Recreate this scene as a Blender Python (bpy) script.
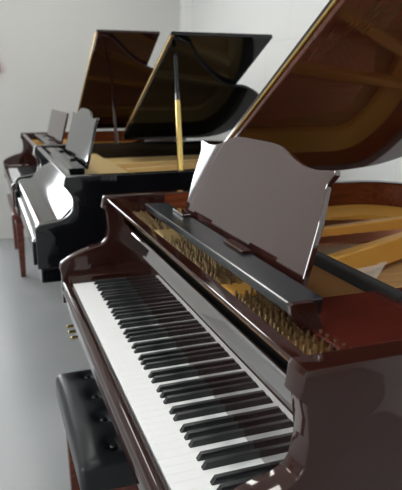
import bpy, bmesh, math, random
from mathutils import Vector, Matrix
random.seed(4)
for o in list(bpy.data.objects): bpy.data.objects.remove(o)
S = bpy.context.scene
C = S.collection

# ------------------------------------------------------------------ camera
CAM = Vector((1.318, -.239, 1.372)); YAW = 1.227; PITCH = .2565; FPX = 600.0
f = Vector((-math.sin(YAW)*math.cos(PITCH), math.cos(YAW)*math.cos(PITCH), -math.sin(PITCH)))
r = f.cross(Vector((0, 0, 1))).normalized(); u = r.cross(f)
cd = bpy.data.cameras.new('camera'); cam = bpy.data.objects.new('camera', cd); C.objects.link(cam)
cam.matrix_world = Matrix(((r.x, u.x, -f.x, CAM.x), (r.y, u.y, -f.y, CAM.y), (r.z, u.z, -f.z, CAM.z), (0, 0, 0, 1)))
cd.sensor_fit = 'VERTICAL'; cd.sensor_height = 24; cd.lens = FPX/490*24; cd.clip_start = .02
cd.dof.use_dof = True; cd.dof.focus_distance = 1.2; cd.dof.aperture_fstop = 5.0
S.camera = cam

# ------------------------------------------------------------------ world, exposure, daylight
w = bpy.data.worlds.new('world'); S.world = w; w.use_nodes = True
w.node_tree.nodes['Background'].inputs[0].default_value = (.75, .85, 1, 1)
w.node_tree.nodes['Background'].inputs[1].default_value = .6
S.view_settings.view_transform = 'Standard'; S.view_settings.look = 'None'
S.view_settings.gamma = 1; S.view_settings.use_curve_mapping = False
S.view_settings.exposure = 0.72
WINDOW_LIGHT = 5.0; PANEL_LIGHT = 8.0

# ------------------------------------------------------------------ materials
def mat(name, col, rough=.5, metal=0, coat=0, ior=1.5, spec=.5, emit=None):
    m = bpy.data.materials.new(name); m.use_nodes = True
    b = m.node_tree.nodes['Principled BSDF']
    b.inputs['Base Color'].default_value = (*col, 1); b.inputs['Roughness'].default_value = rough
    b.inputs['Metallic'].default_value = metal; b.inputs['IOR'].default_value = ior
    b.inputs['Coat Weight'].default_value = coat; b.inputs['Coat Roughness'].default_value = .02
    b.inputs['Specular IOR Level'].default_value = spec
    if emit:
        b.inputs['Emission Color'].default_value = (*emit[0], 1); b.inputs['Emission Strength'].default_value = emit[1]
    return m
def nodes(m): return m.node_tree.nodes, m.node_tree.links, m.node_tree.nodes['Principled BSDF']
def vary(m, c1, c2, scale=(1, 1, 1), nscale=5, detail=4, lo=.35, hi=.65):
    N, L, b = nodes(m)
    tc = N.new('ShaderNodeTexCoord'); mp = N.new('ShaderNodeMapping'); mp.inputs['Scale'].default_value = scale
    no = N.new('ShaderNodeTexNoise'); no.inputs['Scale'].default_value = nscale; no.inputs['Detail'].default_value = detail
    cr = N.new('ShaderNodeValToRGB'); cr.color_ramp.elements[0].position = lo; cr.color_ramp.elements[1].position = hi
    cr.color_ramp.elements[0].color = (*c1, 1); cr.color_ramp.elements[1].color = (*c2, 1)
    L.new(tc.outputs['Object'], mp.inputs[0]); L.new(mp.outputs[0], no.inputs['Vector'])
    L.new(no.outputs['Fac'], cr.inputs[0]); L.new(cr.outputs[0], b.inputs['Base Color'])
    return tc, mp, no
def bump(m, nscale, strength, dist=.002):
    N, L, b = nodes(m)
    tc = N.new('ShaderNodeTexCoord'); no = N.new('ShaderNodeTexNoise'); no.inputs['Scale'].default_value = nscale
    bp = N.new('ShaderNodeBump'); bp.inputs['Strength'].default_value = strength; bp.inputs['Distance'].default_value = dist
    L.new(tc.outputs['Object'], no.inputs['Vector']); L.new(no.outputs['Fac'], bp.inputs['Height']); L.new(bp.outputs[0], b.inputs['Normal'])

M = {}
M['mahogany'] = mat('mahogany lacquer', (.04, .010, .007), .06, ior=1.52)
vary(M['mahogany'], (.0235, .0066, .0050), (.0275, .0076, .0056), (1, 1, 9), 6, 5, .3, .7)
M['gloss'] = mat('high gloss mahogany', (.016, .006, .0045), .012, ior=5.0)
M['desk_gloss'] = mat('polished mahogany desk', (.035, .010, .008), .02, ior=2.15)
M['desk_black'] = mat('polished black desk', (.012, .013, .016), .03, ior=2.2)
M['redwood'] = mat('inner rim veneer', (.16, .035, .012), .14, ior=1.5)
vary(M['redwood'], (.10, .022, .008), (.20, .048, .016), (14, 1, 14), 5, 5, .3, .7)
M['mahogany_top'] = mat('red mahogany panel', (.075, .012, .008), .14)
vary(M['mahogany_top'], (.045, .008, .006), (.075, .013, .009), (12, 1, 1), 5, 5, .3, .7)
M['lid_mahogany'] = mat('red brown lid', (.09, .026, .013), .045, ior=1.5)
vary(M['lid_mahogany'], (.062, .016, .009), (.082, .022, .012), (1, 9, 1), 6, 5, .3, .7)
M['lid_dark'] = mat('dark mahogany lid', (.024, .006, .005), .05, ior=1.4, spec=.3)
M['lid_black'] = mat('black lid', (.005, .005, .0055), .05, ior=1.38, spec=.25)
M['black'] = mat('black lacquer', (.004, .0045, .006), .07, ior=1.5)
M['black_soft'] = mat('black satin', (.008, .008, .009), .22)
M['darkgrey'] = mat('dark slate shelf', (.018, .021, .026), .22, ior=1.7)
M['white_key'] = mat('white key', (.90, .90, .90), .15)
M['black_key'] = mat('black key', (.012, .013, .015), .28)
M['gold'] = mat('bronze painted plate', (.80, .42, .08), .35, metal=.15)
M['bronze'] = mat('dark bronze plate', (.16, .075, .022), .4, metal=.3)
M['gold_light'] = mat('pale gold plate', (.78, .56, .25), .4, metal=.3)
M['brass'] = mat('brass', (.72, .50, .16), .25, metal=1)
M['pin'] = mat('tuning pin steel', (.34, .26, .15), .3, metal=1)
M['steel'] = mat('string steel', (.75, .72, .68), .3, metal=1)
M['copper'] = mat('copper winding', (.72, .33, .20), .35, metal=1)
M['soundboard'] = mat('spruce soundboard', (.62, .38, .16), .35)
vary(M['soundboard'], (.52, .30, .12), (.70, .45, .20), (30, 1, 1), 4, 3)
M['felt'] = mat('black felt and gap shade', (.006, .005, .005), .9)  # damper felt; also blackens the gap below the front rail
M['redfelt'] = mat('red felt', (.35, .02, .02), .9)
M['leather'] = mat('black leather', (.010, .011, .013), .3, spec=.35); bump(M['leather'], 160, .25, .001)
M['benchwood'] = mat('bench mahogany', (.10, .025, .015), .25)
vary(M['benchwood'], (.07, .016, .010), (.14, .035, .02), (1, 1, 10), 6, 4)
M['wall'] = mat('painted wall', (.63, .625, .605), .8); bump(M['wall'], 30, .05, .004)
M['wall_back'] = mat('white painted boards', (.84, .84, .82), .75)
M['ceiling'] = mat('ceiling', (.8, .8, .78), .9)
M['floor'] = mat('grey floor', (.36, .37, .38), .42)
vary(M['floor'], (.39, .405, .41), (.425, .435, .44), (1, 1, 1), 1.3, 6)
M['frame'] = mat('window frame', (.8, .8, .8), .4)
M['window'] = mat('daylit window', (.8, .8, .8), .3, emit=((.92, .97, 1.0), WINDOW_LIGHT))
M['panel'] = mat('added light diffuser', (.8, .8, .8), .5, emit=((1, .98, .94), PANEL_LIGHT))
M['red'] = mat('red plastic', (.6, .03, .02), .4)
M['rubber'] = mat('caster metal', (.5, .38, .15), .3, metal=1)

# faint joints of the boarded back wall
N, L, b = nodes(M['wall_back'])
tc = N.new('ShaderNodeTexCoord'); mp = N.new('ShaderNodeMapping'); mp.inputs['Rotation'].default_value = (math.pi/2, 0, 0)
br = N.new('ShaderNodeTexBrick'); br.inputs['Scale'].default_value = 1; br.inputs['Brick Width'].default_value = 1.2
br.inputs['Row Height'].default_value = .42; br.offset = 0.3; br.inputs['Mortar Size'].default_value = .004; br.inputs['Mortar Smooth'].default_value = .6
br.inputs['Color1'].default_value = (.84, .84, .82, 1); br.inputs['Color2'].default_value = (.83, .83, .81, 1); br.inputs['Mortar'].default_value = (.77, .77, .75, 1)
L.new(tc.outputs['Object'], mp.inputs[0]); L.new(mp.outputs[0], br.inputs['Vector']); L.new(br.outputs['Color'], b.inputs['Base Color'])

# ------------------------------------------------------------------ mesh helpers
def link(name, bm, m, parent=None, smooth=True, angle=18):
    bmesh.ops.recalc_face_normals(bm, faces=bm.faces[:])
    me = bpy.data.meshes.new(name); bm.to_mesh(me); bm.free()
    if smooth:
        for p in me.polygons: p.use_smooth = True
        me.set_sharp_from_angle(angle=math.radians(angle))
    for mm in (m if isinstance(m, (list, tuple)) else [m]): me.materials.append(mm)
    o = bpy.data.objects.new(name, me); C.objects.link(o)
    if parent: o.parent = parent
    return o
def bevel(bm, w_, seg=2, edges=None):
    es = edges or [e for e in bm.edges if e.is_manifold and e.calc_face_angle(0) > .6]
    if w_ > 0: bmesh.ops.bevel(bm, geom=es, offset=w_, segments=seg, profile=.5, affect='EDGES', clamp_overlap=True)
def box(x0, x1, y0, y1, z0, z1, bv=0, seg=2, bm=None):
    nb = bmesh.new()
    bmesh.ops.create_cube(nb, size=1)
    for v in nb.verts: v.co = Vector(((x0+x1)/2+v.co.x*(x1-x0), (y0+y1)/2+v.co.y*(y1-y0), (z0+z1)/2+v.co.z*(z1-z0)))
    bevel(nb, bv, seg)
    return merge(bm, nb)
def merge(bm, nb):
    if bm is None: return nb
    me = bpy.data.meshes.new('tmp'); nb.to_mesh(me); nb.free(); bm.from_mesh(me); bpy.data.meshes.remove(me)
    return bm
def prism(pts, lo, hi, axis, bv=0, seg=2):
    """polygon pts extruded along axis: 'x' -> pts (y,z); 'y' -> (x,z); 'z' -> (x,y)"""
    def P(a, b_, t): return {'x': (t, a, b_), 'y': (a, t, b_), 'z': (a, b_, t)}[axis]
    bm = bmesh.new()
    A = [bm.verts.new(P(a, b_, lo)) for a, b_ in pts]; B = [bm.verts.new(P(a, b_, hi)) for a, b_ in pts]
    n = len(pts)
    bm.faces.new(A); bm.faces.new(B)
    for i in range(n): bm.faces.new((A[i], A[(i+1) % n], B[(i+1) % n], B[i]))
    bmesh.ops.recalc_face_normals(bm, faces=bm.faces[:])
    if bv:
        caps = [e for e in bm.edges if any(len(fc.verts) == n and n > 4 for fc in e.link_faces)] if n > 4 else None
        bevel(bm, bv, seg, caps)
    return bm
def tube(p, q, r0, r1=None, seg=10, bm=None):
    p, q = Vector(p), Vector(q); d = q-p; nb = bmesh.new()
    bmesh.ops.create_cone(nb, cap_ends=True, segments=seg, radius1=r0, radius2=r0 if r1 is None else r1, depth=d.length)
    mt = Matrix.Translation((p+q)/2) @ d.to_track_quat('Z', 'Y').to_matrix().to_4x4()
    bmesh.ops.transform(nb, matrix=mt, verts=nb.verts[:])
    return merge(bm, nb)
def lathe(prof, seg=16, at=(0, 0, 0)):
    bm = bmesh.new(); rings = []
    for rr, z in prof:
        rings.append([bm.verts.new((at[0]+rr*math.cos(2*math.pi*i/seg), at[1]+rr*math.sin(2*math.pi*i/seg), at[2]+z)) for i in range(seg)])
    for a, b_ in zip(rings, rings[1:]):
        for i in range(seg): bm.faces.new((a[i], a[(i+1) % seg], b_[(i+1) % seg], b_[i]))
    bm.faces.new(rings[0]); bm.faces.new(rings[-1])
    return bm
def spline(pts, n=8, closed=False):
    out = []; k = len(pts)
    for i in range(k if closed else k-1):
        g = (lambda j: pts[j % k]) if closed else (lambda j: pts[max(0, min(k-1, j))])
        p0, p1, p2, p3 = g(i-1), g(i), g(i+1), g(i+2)
        for s in range(n):
            t = s/n
            out.append(tuple(.5*((2*p1[c])+(-p0[c]+p2[c])*t+(2*p0[c]-5*p1[c]+4*p2[c]-p3[c])*t*t+(-p0[c]+3*p1[c]-3*p2[c]+p3[c])*t**3) for c in range(len(p1))))
    if not closed: out.append(tuple(pts[-1]))
    return out
def thing(name, label, cat, loc=(0, 0, 0), rz=0, group=None):
    o = bpy.data.objects.new(name, None); C.objects.link(o); o.location = loc; o.rotation_euler = (0, 0, rz)
    o.empty_display_size = .1
    o['label'] = label; o['category'] = cat
    if group: o['group'] = group
    return o
def struct(name, bm, m, parent=None, smooth=False):
    o = link(name, bm, m, parent, smooth)
    if parent is None: o['kind'] = 'structure'
    return o

# ------------------------------------------------------------------ the room
X0, X1, Y0, Y1, H = -4.45, 3.4, -4.6, 1.71, 3.1
struct('floor', box(X0-.2, X1+.2, Y0-.2, Y1+.2, -.1, 0), M['floor'])
struct('ceiling', box(X0-.2, X1+.2, Y0-.2, Y1+.2, H, H+.1), M['ceiling'])
WY = [(-1.31, -.36)]; WZ = (.66, 1.9)        # tall window of the left wall, just left of the view
bm = box(X0-.2, X0, Y0, Y1, 0, WZ[0]); box(X0-.2, X0, Y0, Y1, WZ[1], H, bm=bm)
for a, b_ in ((Y0, WY[0][0]), (WY[0][1], Y1)): box(X0-.2, X0, a, b_, WZ[0], WZ[1], bm=bm)
struct('wall_left', bm, M['wall'])
struct('wall_back', box(X0-.2, X1+.2, Y1, Y1+.2, 0, H), M['wall_back'])
struct('wall_right', box(X1, X1+.2, Y0, Y1, 0, H), M['wall'])
FX = [(-1.3, .3), (.9, 2.6)]                # unseen windows added in the front wall for daylight, clear of the desk reflection
bm = box(X0, X1, Y0-.2, Y0, 0, .9); box(X0, X1, Y0-.2, Y0, 2.6, H, bm=bm)
for a, b_ in ((X0, FX[0][0]), (FX[0][1], FX[1][0]), (FX[1][1], X1)): box(a, b_, Y0-.2, Y0, .9, 2.6, bm=bm)
struct('wall_front', bm, M['wall'])
k = 1
for a, b_ in WY:
    o = struct('window_%d' % k, box(X0-.12, X0-.10, a, b_, *WZ), M['window']); k += 1
    fr = box(X0-.10, X0-.03, a, a+.05, *WZ); box(X0-.10, X0-.03, b_-.05, b_, *WZ, bm=fr); box(X0-.10, X0-.03, (a+b_)/2-.025, (a+b_)/2+.025, *WZ, bm=fr)
    box(X0-.10, X0-.03, a, b_, WZ[0], WZ[0]+.05, bm=fr); box(X0-.10, X0-.03, a, b_, WZ[1]-.05, WZ[1], bm=fr)
    struct('window_frame', fr, M['frame'], o)
for a, b_ in FX:
    o = struct('window_%d' % k, box(a, b_, Y0-.12, Y0-.10, .9, 2.6), M['window']); k += 1
    fr = box(a, a+.05, Y0-.10, Y0-.03, .9, 2.6); box(b_-.05, b_, Y0-.10, Y0-.03, .9, 2.6, bm=fr); box((a+b_)/2-.025, (a+b_)/2+.025, Y0-.10, Y0-.03, .9, 2.6, bm=fr)
    box(a, b_, Y0-.10, Y0-.03, .9, .95, bm=fr); box(a, b_, Y0-.10, Y0-.03, 2.55, 2.6, bm=fr)
    struct('window_frame', fr, M['frame'], o)
struct('trim_1', box(X0, X0+.09, Y1-.10, Y1, 0, H, .004), M['wall_back'])    # boxed corner strip

for i, (x, y) in enumerate(((-3, -2.6), (-.4, -2.6), (2.0, -2.6), (-3, .2), (-.4, .2), (2.0, .2))):  # unseen panels added to brighten the room from above
    t = thing('added_ceiling_light', 'flat ceiling light panel added to light the piano room, out of view', 'light', (x, y, H), 0, 'added ceiling light panels')
    link('frame', box(-.62, .62, -.17, .17, -.04, 0, .004), M['frame'], t)
    link('diffuser', box(-.59, .59, -.14, .14, -.05, -.038, .002), M['panel'], t)

# ------------------------------------------------------------------ shared key meshes
ww = 1.225/52
def key_mesh(name, bm, m):
    o = link(name, bm, m); me = o.data; bpy.data.objects.remove(o); return me
bm = box(-ww/2+.00012, ww/2-.00012, 0, .20, .722, .740, .0006, 2)
WHITE = key_mesh('white_key', bm, M['white_key'])
bm = bmesh.new()
sec = [(.063, .738, .0066), (.066, .745, .0062), (.075, .7525, .0048), (.20, .7525, .0048)]
rings = []
rows = [[(-.0068, .062, .735), (.0068, .062, .735), (.0066, .064, .745), (-.0066, .064, .745)]]
vs = [bm.verts.new(c) for c in ((-.0068, .062, .735), (.0068, .062, .735), (.0068, .20, .735), (-.0068, .20, .735),
                                (-.0048, .073, .7525), (.0048, .073, .7525), (.0048, .20, .7525), (-.0048, .20, .7525))]
for q in ((0, 1, 2, 3), (4, 5, 6, 7), (0, 1, 5, 4), (1, 2, 6, 5), (2, 3, 7, 6), (3, 0, 4, 7)): bm.faces.new([vs[i] for i in q])
bmesh.ops.recalc_face_normals(bm, faces=bm.faces[:]); bevel(bm, .0014, 2)
BLACK = key_mesh('black_key', bm, M['black_key'])
bm = tube((0, 0, 0), (0, 0, .015), .0030, .0028, 8); tube((0, 0, .003), (0, 0, .009), .0042, .0042, 8, bm)
PIN = key_mesh('tuning_pin', bm, M['pin'])
def inst(name, me, parent, loc):
    o = bpy.data.objects.new(name, me); C.objects.link(o); o.parent = parent; o.location = loc; return o

# ------------------------------------------------------------------ grand piano
HW = .703
def arm_profile(closed=False):
    if closed:
        return [(.127, 1.02), (.122, 1.012), (.116, .982)] + spline([(.130, .966), (.146, .940), (.150, .912), (.142, .880), (.118, .857), (.09, .847), (.04, .839), (.012, .833), (.001, .822), (0, .80)], 5) + [(0, .66), (.335, .66), (.335, 1.02)]
    scroll = spline([(.134, .915), (.132, .895), (.125, .870), (.107, .854), (.065, .843), (.02, .826), (-.012, .810), (-.029, .797), (-.034, .780), (-.030, .76)], 5)
    P = [(.127, 1.02), (.122, 1.012), (.117, .980), (.128, .968), (.131, .945)] + scroll + [(-.030, .66), (.335, .66), (.335, 1.02)]
    return P
def rim_outline(tail):
    """outer outline from treble front round the tail to bass front, (x,y); tail = y of the very end"""
    d = tail-1.42
    pts = [(1.0, .325), (1.0, .41), (1.0, .50), (.985, .66+d*.5), (.93, .79+d), (.837, .867+d), (.727, .964+d), (.63, 1.11+d), (.58, 1.23+d), (.53, 1.321+d),
           (.453, 1.386+d), (.33, 1.418+d), (.22, 1.41+d), (.12, 1.37+d), (.04, 1.29+d), (.005, 1.19+d), (0, 1.05+d), (0, .7), (0, .325)]
    sp = spline(pts, 6)
    return [((s-.5)*2*(HW+.0004), y) for s, y in sp]
def offset(path, d):
    out = []
    for i, p in enumerate(path):
        a = path[max(0, i-1)]; b_ = path[min(len(path)-1, i+1)]
        tx, ty = b_[0]-a[0], b_[1]-a[1]; l = math.hypot(tx, ty) or 1
        out.append((p[0]-ty/l*d, p[1]+tx/l*d))
    return out

def make_piano(label, loc, rz, lac, inner, tail, lid, keys_open=True, detail=True, plate='gold', prop=None, desk_mat=None, dy=0, square=False):
    t = thing('grand_piano', label, 'piano', loc, rz, 'grand pianos in the row')
    # --- case: outer rim with inner veneer
    out = rim_outline(tail); inn = offset(out, .045)
    bm = bmesh.new()
    n = len(out); z0, z1, bv = .66, 1.0197, .004
    o2 = offset(out, bv); i2 = offset(out, .045-bv)
    cols = []
    for i in range(n):
        cols.append([bm.verts.new((*out[i], z0)), bm.verts.new((*out[i], z1-bv)), bm.verts.new((*o2[i], z1)),
                     bm.verts.new((*i2[i], z1)), bm.verts.new((*inn[i], z1-bv)), bm.verts.new((*inn[i], z0))])
    for a, b_ in zip(cols, cols[1:]):
        for j in range(6):
            fc = bm.faces.new((a[j], b_[j], b_[(j+1) % 6], a[(j+1) % 6]))
            if j == 4: fc.material_index = 1
    bm.faces.new(cols[0]); bm.faces.new(cols[-1])
    link('rim', bm, [lac, inner], t, angle=18)
    pts = offset(out, .02)
    bm = prism([(x, y) for x, y in pts], .64, .67, 'z'); link('bottom_board', bm, M['black_soft'], t)
    # --- arms, key bed, key slip, cheek blocks
    for s in (-1, 1):
        a, b_ = sorted((s*.656, s*HW))
        link('arm', prism(arm_profile(not keys_open), a, b_, 'x', .004, 3), lac, t, angle=18)
        a, b_ = sorted((s*.6135, s*.656))
        link('cheek_block', box(a, b_, -.012, .18, .665, .764, .004), lac, t)
    slip = [(-.003, .733), (-.009, .7385), (-.020, .740), (-.028, .737), (-.031, .730), (-.029, .722), (-.025, .718), (-.026, .712), (-.029, .708), (-.030, .700),
            (-.028, .692), (-.022, .688), (-.022, .665), (-.003, .665)]
    if not keys_open: slip = [(y+.030, z) for y, z in slip]
    link('key_slip', prism(slip, -.655, .655, 'x'), lac, t, angle=50)
    link('keybed', box(-.70, .70, -.010 if keys_open else .012, .40, .600, .664, .006), lac, t)
    # --- keys
    if keys_open:
        for i in range(52): inst('white_key', WHITE, t, (-.6125+ww*(i+.5), 0, 0))
        offs = {1: .93, 2: 2.07, 4: 3.9, 5: 5.0, 6: 6.1}
        for o in range(0, 8):
            base = -.6125+2*ww+(o-1)*7*ww
            for kk in offs.values():
                x = base+kk*ww
                if o == 0 and kk < 6: continue
                if x > .60 or x < -.6: continue
                inst('black_key', BLACK, t, (x, 0, 0))
        fb = [(.173, .738), (.173, .884), (.1735, .889), (.1755, .895), (.1815, .919), (.183, .923), (.186, .9255), (.190, .926), (.195, .924), (.197, .919), (.197, .738)]
        link('fallboard', prism(fb, -.6545, .6545, 'x'), M['gloss'], t, angle=4)
    else:
        top = spline([(.190, 1.0), (.186, .962), (.175, .932), (.157, .904), (.135, .878), (.112, .855), (.090, .840), (.070, .836), (.045, .834), (.022, .830), (.010, .821)], 5)
        fb = top + [(.008, .745), (.018, .742), (.02, .80), (.10, .820), (.165, .89), (.198, .94), (.20, 1.0)]
        link('fallboard', prism(fb, -.6545, .6545, 'x'), lac, t, angle=40)
    fr = link('front_rail', box(-.656, .656, .130, .156, 1.0085, 1.0155, .002), lac, t)
    link('rail_gap_shade', box(-.656, .656, .226, .236, .86, .944), M['felt'], fr)  # black strip standing in for the shade in the gap below the rail
    # --- plate, pin block, tuning pins
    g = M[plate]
    inner2 = offset(out, .046)
    pl = [p for p in inner2 if p[1] > .33]
    link('soundboard', prism(pl, .845, .86, 'z'), M['soundboard'], t)
    bm = box(-.656, .656, .190, .485, .945, .960, .003)
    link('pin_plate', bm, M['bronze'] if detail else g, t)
    if detail:
        bm = box(-.45, .42, .487, .515, .945, .985, .006); link('damper_felt', bm, M['felt'], t)
    # flange round the rim
    a = [p for p in offset(out, .046) if p[1] > .49]; b2 = [p for p in offset(out, .115) if p[1] > .49]
    m_ = min(len(a), len(b2)); ia = offset(out, .046); ib = offset(out, .125)
    bm = bmesh.new(); pr = None
    for p, q in zip(ia, ib):
        if p[1] < .49: pr = None if pr is None else pr; continue
        cur = [bm.verts.new((*p, .93)), bm.verts.new((*q, .905)), bm.verts.new((*q, .875)), bm.verts.new((*p, .875))]
        if pr:
            for j in range(4): bm.faces.new((pr[j], cur[j], cur[(j+1) % 4], pr[(j+1) % 4]))
        pr = cur
    link('plate_flange', bm, g, t)
    def strut(p, q, wd, z0, z1):
        p, q = Vector((*p, 0)), Vector((*q, 0)); d = (q-p).normalized(); nn = Vector((-d.y, d.x, 0))*wd/2
        bm = bmesh.new(); lo = [bm.verts.new(v+Vector((0, 0, z0))) for v in (p-nn, p+nn, q+nn, q-nn)]
        hi = [bm.verts.new(v+Vector((0, 0, z1))) for v in (p-nn, p+nn, q+nn, q-nn)]
        bm.faces.new(lo); bm.faces.new(hi)
        for i in range(4): bm.faces.new((lo[i], lo[(i+1) % 4], hi[(i+1) % 4], hi[i]))
        bmesh.ops.recalc_face_normals(bm, faces=bm.faces[:]); bevel(bm, .004, 2)
        link('plate_strut', bm, g, t)
    strut((.07, .50), (-.24, tail-.12), .035, .885, .955)
    strut((-.26, .50), (-.36, tail-.10), .03, .885, .945)
    strut((.36, .50), (.20, tail-.42), .03, .885, .945)
    if detail:
        rows_ = 4; cnt = 0; pins = []
        for i in range(60):
            for rr in range(rows_):
                x = -.60+1.2*(i+(.25*rr))/60
                if rr < 3 and (-.35 < x < -.24 or .19 < x < .25): continue
                pins.append((x, .212+.021*rr+.004*math.sin(i*.9), .960))
        pins.sort(key=lambda c: (Vector(c)-CAM).length)
        for c in pins[:100]: inst('tuning_pin', PIN, t, c)
        bm = bmesh.new()
        for c in pins[100:]: tube((c[0], c[1], c[2]), (c[0], c[1], c[2]+.015), .0030, .0028, 6, bm)
        o = link('tuning_pins', bm, M['pin'], t); o['kind'] = 'stuff'; o['label'] = 'small steel tuning pins in rows towards the bass end'
        for x0, x1 in ((-.36, -.22), (.18, .26)):
            link('plate_web', box(x0, x1, .206, .30, .958, .964, .002), M['gold'] if x0 > 0 else M['gold_light'], t)
        # strings: copper-wound bass fan, plain steel above
        for i in range(26):
            x = -.58+i*.0125
            link('bass_string', tube((x+.03, .47, .925), (x+.10, tail-.22-abs(i-13)*.004, .905), .0038, None, 6), M['copper'], t)
        for i in range(70):
            x = -.22+i*.0112
            e = tail-.25-.0115*i
            link('string', tube((x+.02, .47, .915), (x-.10, max(.58, e), .895), .0011, None, 5), M['steel'], t)
    # --- side panels flanking the music desk
    link('side_panel', box(.345, .656, .262, .80, .955, .972, .003), M['mahogany_top'] if detail else lac, t)
    # --- music desk
    dm = M['desk_gloss'] if keys_open else M['desk_black']
    lean = math.radians(15)
    shelf = [(.222, 1.022), (.219, 1.0205), (.219, 1.0165), (.288, 1.0165), (.288, 1.022)]
    link('shelf_board', prism([(y+dy, z) for y, z in ((.222, 1.0165), (.222, 1.002), (.228, .996), (.28, .992), (.286, .996), (.286, 1.0165))], -.47, .47, 'x'), M['black_soft'] if detail else lac, t)
    shelf = [(y+dy, z) for y, z in shelf]
    link('desk_shelf', prism(shelf, -.47, .47, 'x', .002), M['darkgrey'] if lac is M['mahogany'] else lac, t)
    for s in (-1, 1):
        a, b_ = sorted((s*.470, s*.482))
        end = [(.219, 1.020), (.224, 1.0225), (.262, 1.0225), (.268, 1.017), (.290, .965), (.345, .962), (.345, .962)]
        end = [(.219, 1.018), (.224, 1.0225), (.262, 1.0225), (.269, 1.016), (.281, .980), (.292, .957), (.322, .936)] + spline([(.322, .934), (.285, .948), (.246, .970), (.222, .997)], 4)
        end = [(y+dy, z) for y, z in end]
        link('desk_end', prism(end, a, b_, 'x', .001), lac, t)
    half = [(.366, 0), (.366, .10), (.356, .165), (.358, .182), (.372, .200), (.368, .209), (.342, .206), (.30, .202), (.25, .205), (.20, .216), (.16, .229), (.12, .236), (.06, .238)]
    half = [(x-.006, v if v == 0 else v+.022) for x, v in half]
    half = half[:2]+spline(half[1:5], 4)[1:]+spline(half[5:], 4)
    if square: half = [(.455, 0), (.455, .215), (.445, .225)]
    pts = half+[(-x, v) for x, v in reversed(half)]
    bm = prism(pts, 0, .013, 'y', .0025, 2)
    R = Matrix.Translation((0, .306+dy, 1.002)) @ Matrix.Rotation(-lean, 4, 'X')
    bmesh.ops.transform(bm, matrix=R, verts=bm.verts[:])
    link('music_desk', bm, dm, t)
    for x0, x1 in ((-.34, -.24), (.06, .17)):
        link('page_ledge', box(x0, x1, .266+dy, .290+dy, 1.022, 1.030, .002), lac, t)
    # --- lid with folded front flap
    hx, hz, th, W, yf, D, pl = lid['hx'], lid['hz'], math.radians(lid['th']), lid['W'], lid['yf'], lid['D'], lid['pts']
    Tm = Matrix(((math.cos(th), 0, -math.sin(th), hx), (0, 1, 0, 0), (math.sin(th), 0, math.cos(th), hz), (0, 0, 0, 1)))
    bm = prism(pl, 0, .018, 'z', .003, 2)
    bmesh.ops.transform(bm, matrix=Tm, verts=bm.verts[:]); lidm = M['lid_mahogany'] if detail else M['lid_dark'] if keys_open else M['lid_black']; lo = link('lid', bm, lidm, t, angle=18)
    bm = box(0, W, yf, yf+D, .0215, .0395, .003); bmesh.ops.transform(bm, matrix=Tm, verts=bm.verts[:])
    link('lid_flap', bm, lac, lo)
    bm = box(.01, W-.005, yf-.003, yf+.012, .0165, .0192, .0); box(.01, W-.005, yf-.003, yf+.012, .0203, .023, bm=bm)
    tube((.01, yf-.0025, .0198), (W-.005, yf-.0025, .0198), .0042, None, 8, bm)
    bmesh.ops.transform(bm, matrix=Tm, verts=bm.verts[:]); link('lid_hinge', bm, M['brass'], lo)
    # --- prop stick
    if prop:
        p, q = Vector(prop['p']), Vector(prop['q']); mid = p.lerp(q, prop['k'])
        o = link('lid_prop', tube(p, mid, .013, .011, 8), M[prop['low']], t)
        link('prop_top', tube(mid, q, .010, .009, 8), prop['up'], o)
    # --- legs, lyre, pedals
    for x, y in ((-.60, .40), (.60, .40), (-.28, tail-.30)):
        lg = link('leg', prism([(-.028, 0.075), (.028, .075), (.055, .56), (.06, .645), (-.06, .645), (-.055, .56)], -.045, .045, 'y', .004), lac, t)
        lg.location = (x, y, 0)
        cst = link('caster', lathe([(.012, .0), (.028, .004), (.030, .03), (.028, .055), (.014, .062), (.014, .08)], 14), M['rubber'], lg)
    bm = box(-.10, -.07, .33, .36, .12, .64, .003); box(.07, .10, .33, .36, .12, .64, .003, bm=bm); box(-.16, .16, .30, .38, .07, .13, .006, bm=bm)
    ly = link('pedal_lyre', bm, lac, t)
    for x in (-.08, 0, .08): link('pedal', box(x-.012, x+.012, .18, .32, .085, .095, .003), M['brass'], ly)
    return t

# lid outlines (u across from the hinge, y along the piano)
l1 = dict(hx=-.703, hz=1.035, th=29.9, W=1.42, yf=.481, D=.40)
l1['pts'] = [(0.0, .481), (1.42, .481)] + spline([(1.42, .50), (1.40, .60), (1.28, .70), (1.10, .79), (.92, .88), (.80, 1.0), (.72, 1.10), (.62, 1.20), (.50, 1.27), (.36, 1.295), (.26, 1.278), (.172, 1.231), (.112, 1.174), (.081, 1.104), (.060, 1.014), (.03, .88), (0, .74)], 5)
l2 = dict(hx=-.703, hz=1.035, th=26.0, W=1.195, yf=.664, D=.495)
l2['pts'] = [(0.0, .664), (1.19, .664)] + spline([(1.19, .70), (1.15, .76), (.996, .857), (.865, .964), (.775, 1.06), (.735, 1.14), (.715, 1.215), (.631, 1.321), (.539, 1.386), (.44, 1.418), (.353, 1.42), (.26, 1.408), (.184, 1.387), (.09, 1.33), (.03, 1.272), (.0, 1.16), (0, .9)], 5)
l3 = dict(hx=-.703, hz=1.035, th=28.7, W=1.405, yf=.571, D=.422)
l3['pts'] = [(0.0, .571), (1.40, .571)] + spline([(1.40, .60), (1.36, .68), (1.2, .80), (1.08, .91), (.995, 1.02), (.93, 1.12), (.86, 1.22), (.72, 1.32), (.50, 1.39), (.35, 1.395), (.2, 1.37), (.09, 1.29), (.0, 1.14), (0, .9)], 5)

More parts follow.
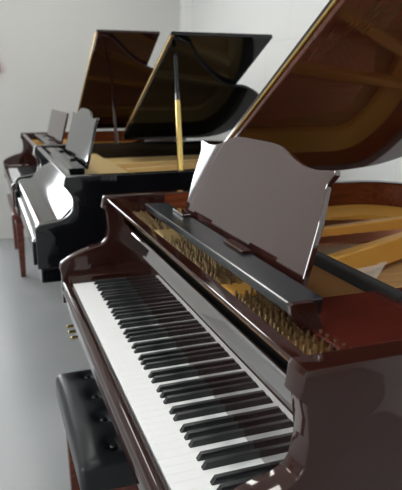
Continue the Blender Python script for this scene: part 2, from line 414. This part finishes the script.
make_piano('glossy dark mahogany grand piano nearest, its keyboard open beside the black bench', (0, 0, 0), 0, M['mahogany'], M['redwood'], 1.345, l1,
           prop=dict(p=(.60, .80, .97), q=(.45, .86, 1.68), k=.6, low='mahogany', up=M['mahogany']))
make_piano('black grand piano in the middle of the row with its keyboard cover closed', (-1.723, -.081, .02), 0, M['black'], M['black'], 1.42, l2,
           keys_open=False, detail=False, plate='gold_light', dy=-.05, prop=dict(p=(.585, .63, .98), q=(.30, .70, 1.505), k=.60, low='brass', up=M['black']))
make_piano('farthest grand piano, reddish brown, standing by the left wall', (-3.253, -.069, -.01), 0, M['mahogany'], M['redwood'], 1.40, l3,
           detail=False, square=True, prop=dict(p=(.40, .70, .98), q=(.02, .76, 1.44), k=.5, low='mahogany', up=M['mahogany']))

# ------------------------------------------------------------------ benches
def bench(label, loc, hx, hy, zt, cush, m_top, leg_m, buttons, lw):
    t = thing('piano_bench', label, 'bench', loc, 0)
    bm = bmesh.new(); bmesh.ops.create_cube(bm, size=1)
    for v in bm.verts: v.co = Vector((v.co.x*2*hx, v.co.y*2*hy, zt-cush/2+v.co.z*cush))
    bevel(bm, .020 if cush > .05 else .008, 4)
    spots = []
    if buttons:
        bmesh.ops.subdivide_edges(bm, edges=[e for e in bm.edges if e.calc_length() > .1], cuts=24, use_grid_fill=True)
        spots = [(-hx+(i+.5)*2*hx/buttons, yy) for i in range(buttons) for yy in (-.078, .05)]
        for v in bm.verts:
            if v.co.z > zt-.02:
                dz = 0
                e = max(0, 1-(abs(v.co.x)/hx)**4)*max(0, 1-(abs(v.co.y)/hy)**4); dz += .014*e
                for sx, sy in spots:
                    d = math.hypot(v.co.x-sx, v.co.y-sy); dz -= .018*math.exp(-(d/.020)**2)
                v.co.z += dz
    c = link('cushion' if cush > .05 else 'seat', bm, m_top, t, angle=60)
    for sx, sy in spots:
        link('button', lathe([(.001, .004), (.008, .003), (.010, 0), (.008, -.004), (.001, -.005)], 10, (sx, sy, zt+.002)), m_top, c)
    link('apron', box(-hx+.02, hx-.02, -hy+.02, hy-.02, zt-cush-.07, zt-cush+.002, .004), leg_m, t)
    for sx in (-1, 1):
        for sy in (-1, 1):
            x, y = sx*(hx-.02-lw), sy*(hy-.02-lw)
            bm = bmesh.new(); bmesh.ops.create_cube(bm, size=1)
            for v in bm.verts:
                k = 1 if v.co.z > 0 else .72
                v.co = Vector((x+v.co.x*2*lw*k, y+v.co.y*2*lw*k, 0 if v.co.z < 0 else zt-cush-.06))
            bevel(bm, .004, 2); link('leg', bm, leg_m, t)
    return t
bench('bench with a tufted black leather seat pushed under the nearest keyboard', (-.205, .08, 0), .262, .172, .50, .085, M['leather'], M['benchwood'], 4, .022)
bench('brown wooden bench with a flat seat at the farthest piano', (-3.60, .075, 0), .47, .165, .485, .04, M['benchwood'], M['benchwood'], 0, .026)

# small red alarm box on the left wall
t = thing('fire_alarm_box', 'small red box fixed to the pale left wall at the edge of view', 'alarm', (X0, -.095, 1.54))
link('housing', box(0, .04, -.045, .045, -.045, .045, .006), M['red'], t)
link('front_button', lathe([(.018, 0), (.018, .004), (.014, .006)], 14), M['frame'], t).matrix_local = Matrix.Translation((.04, 0, 0)) @ Matrix.Rotation(math.pi/2, 4, 'Y')
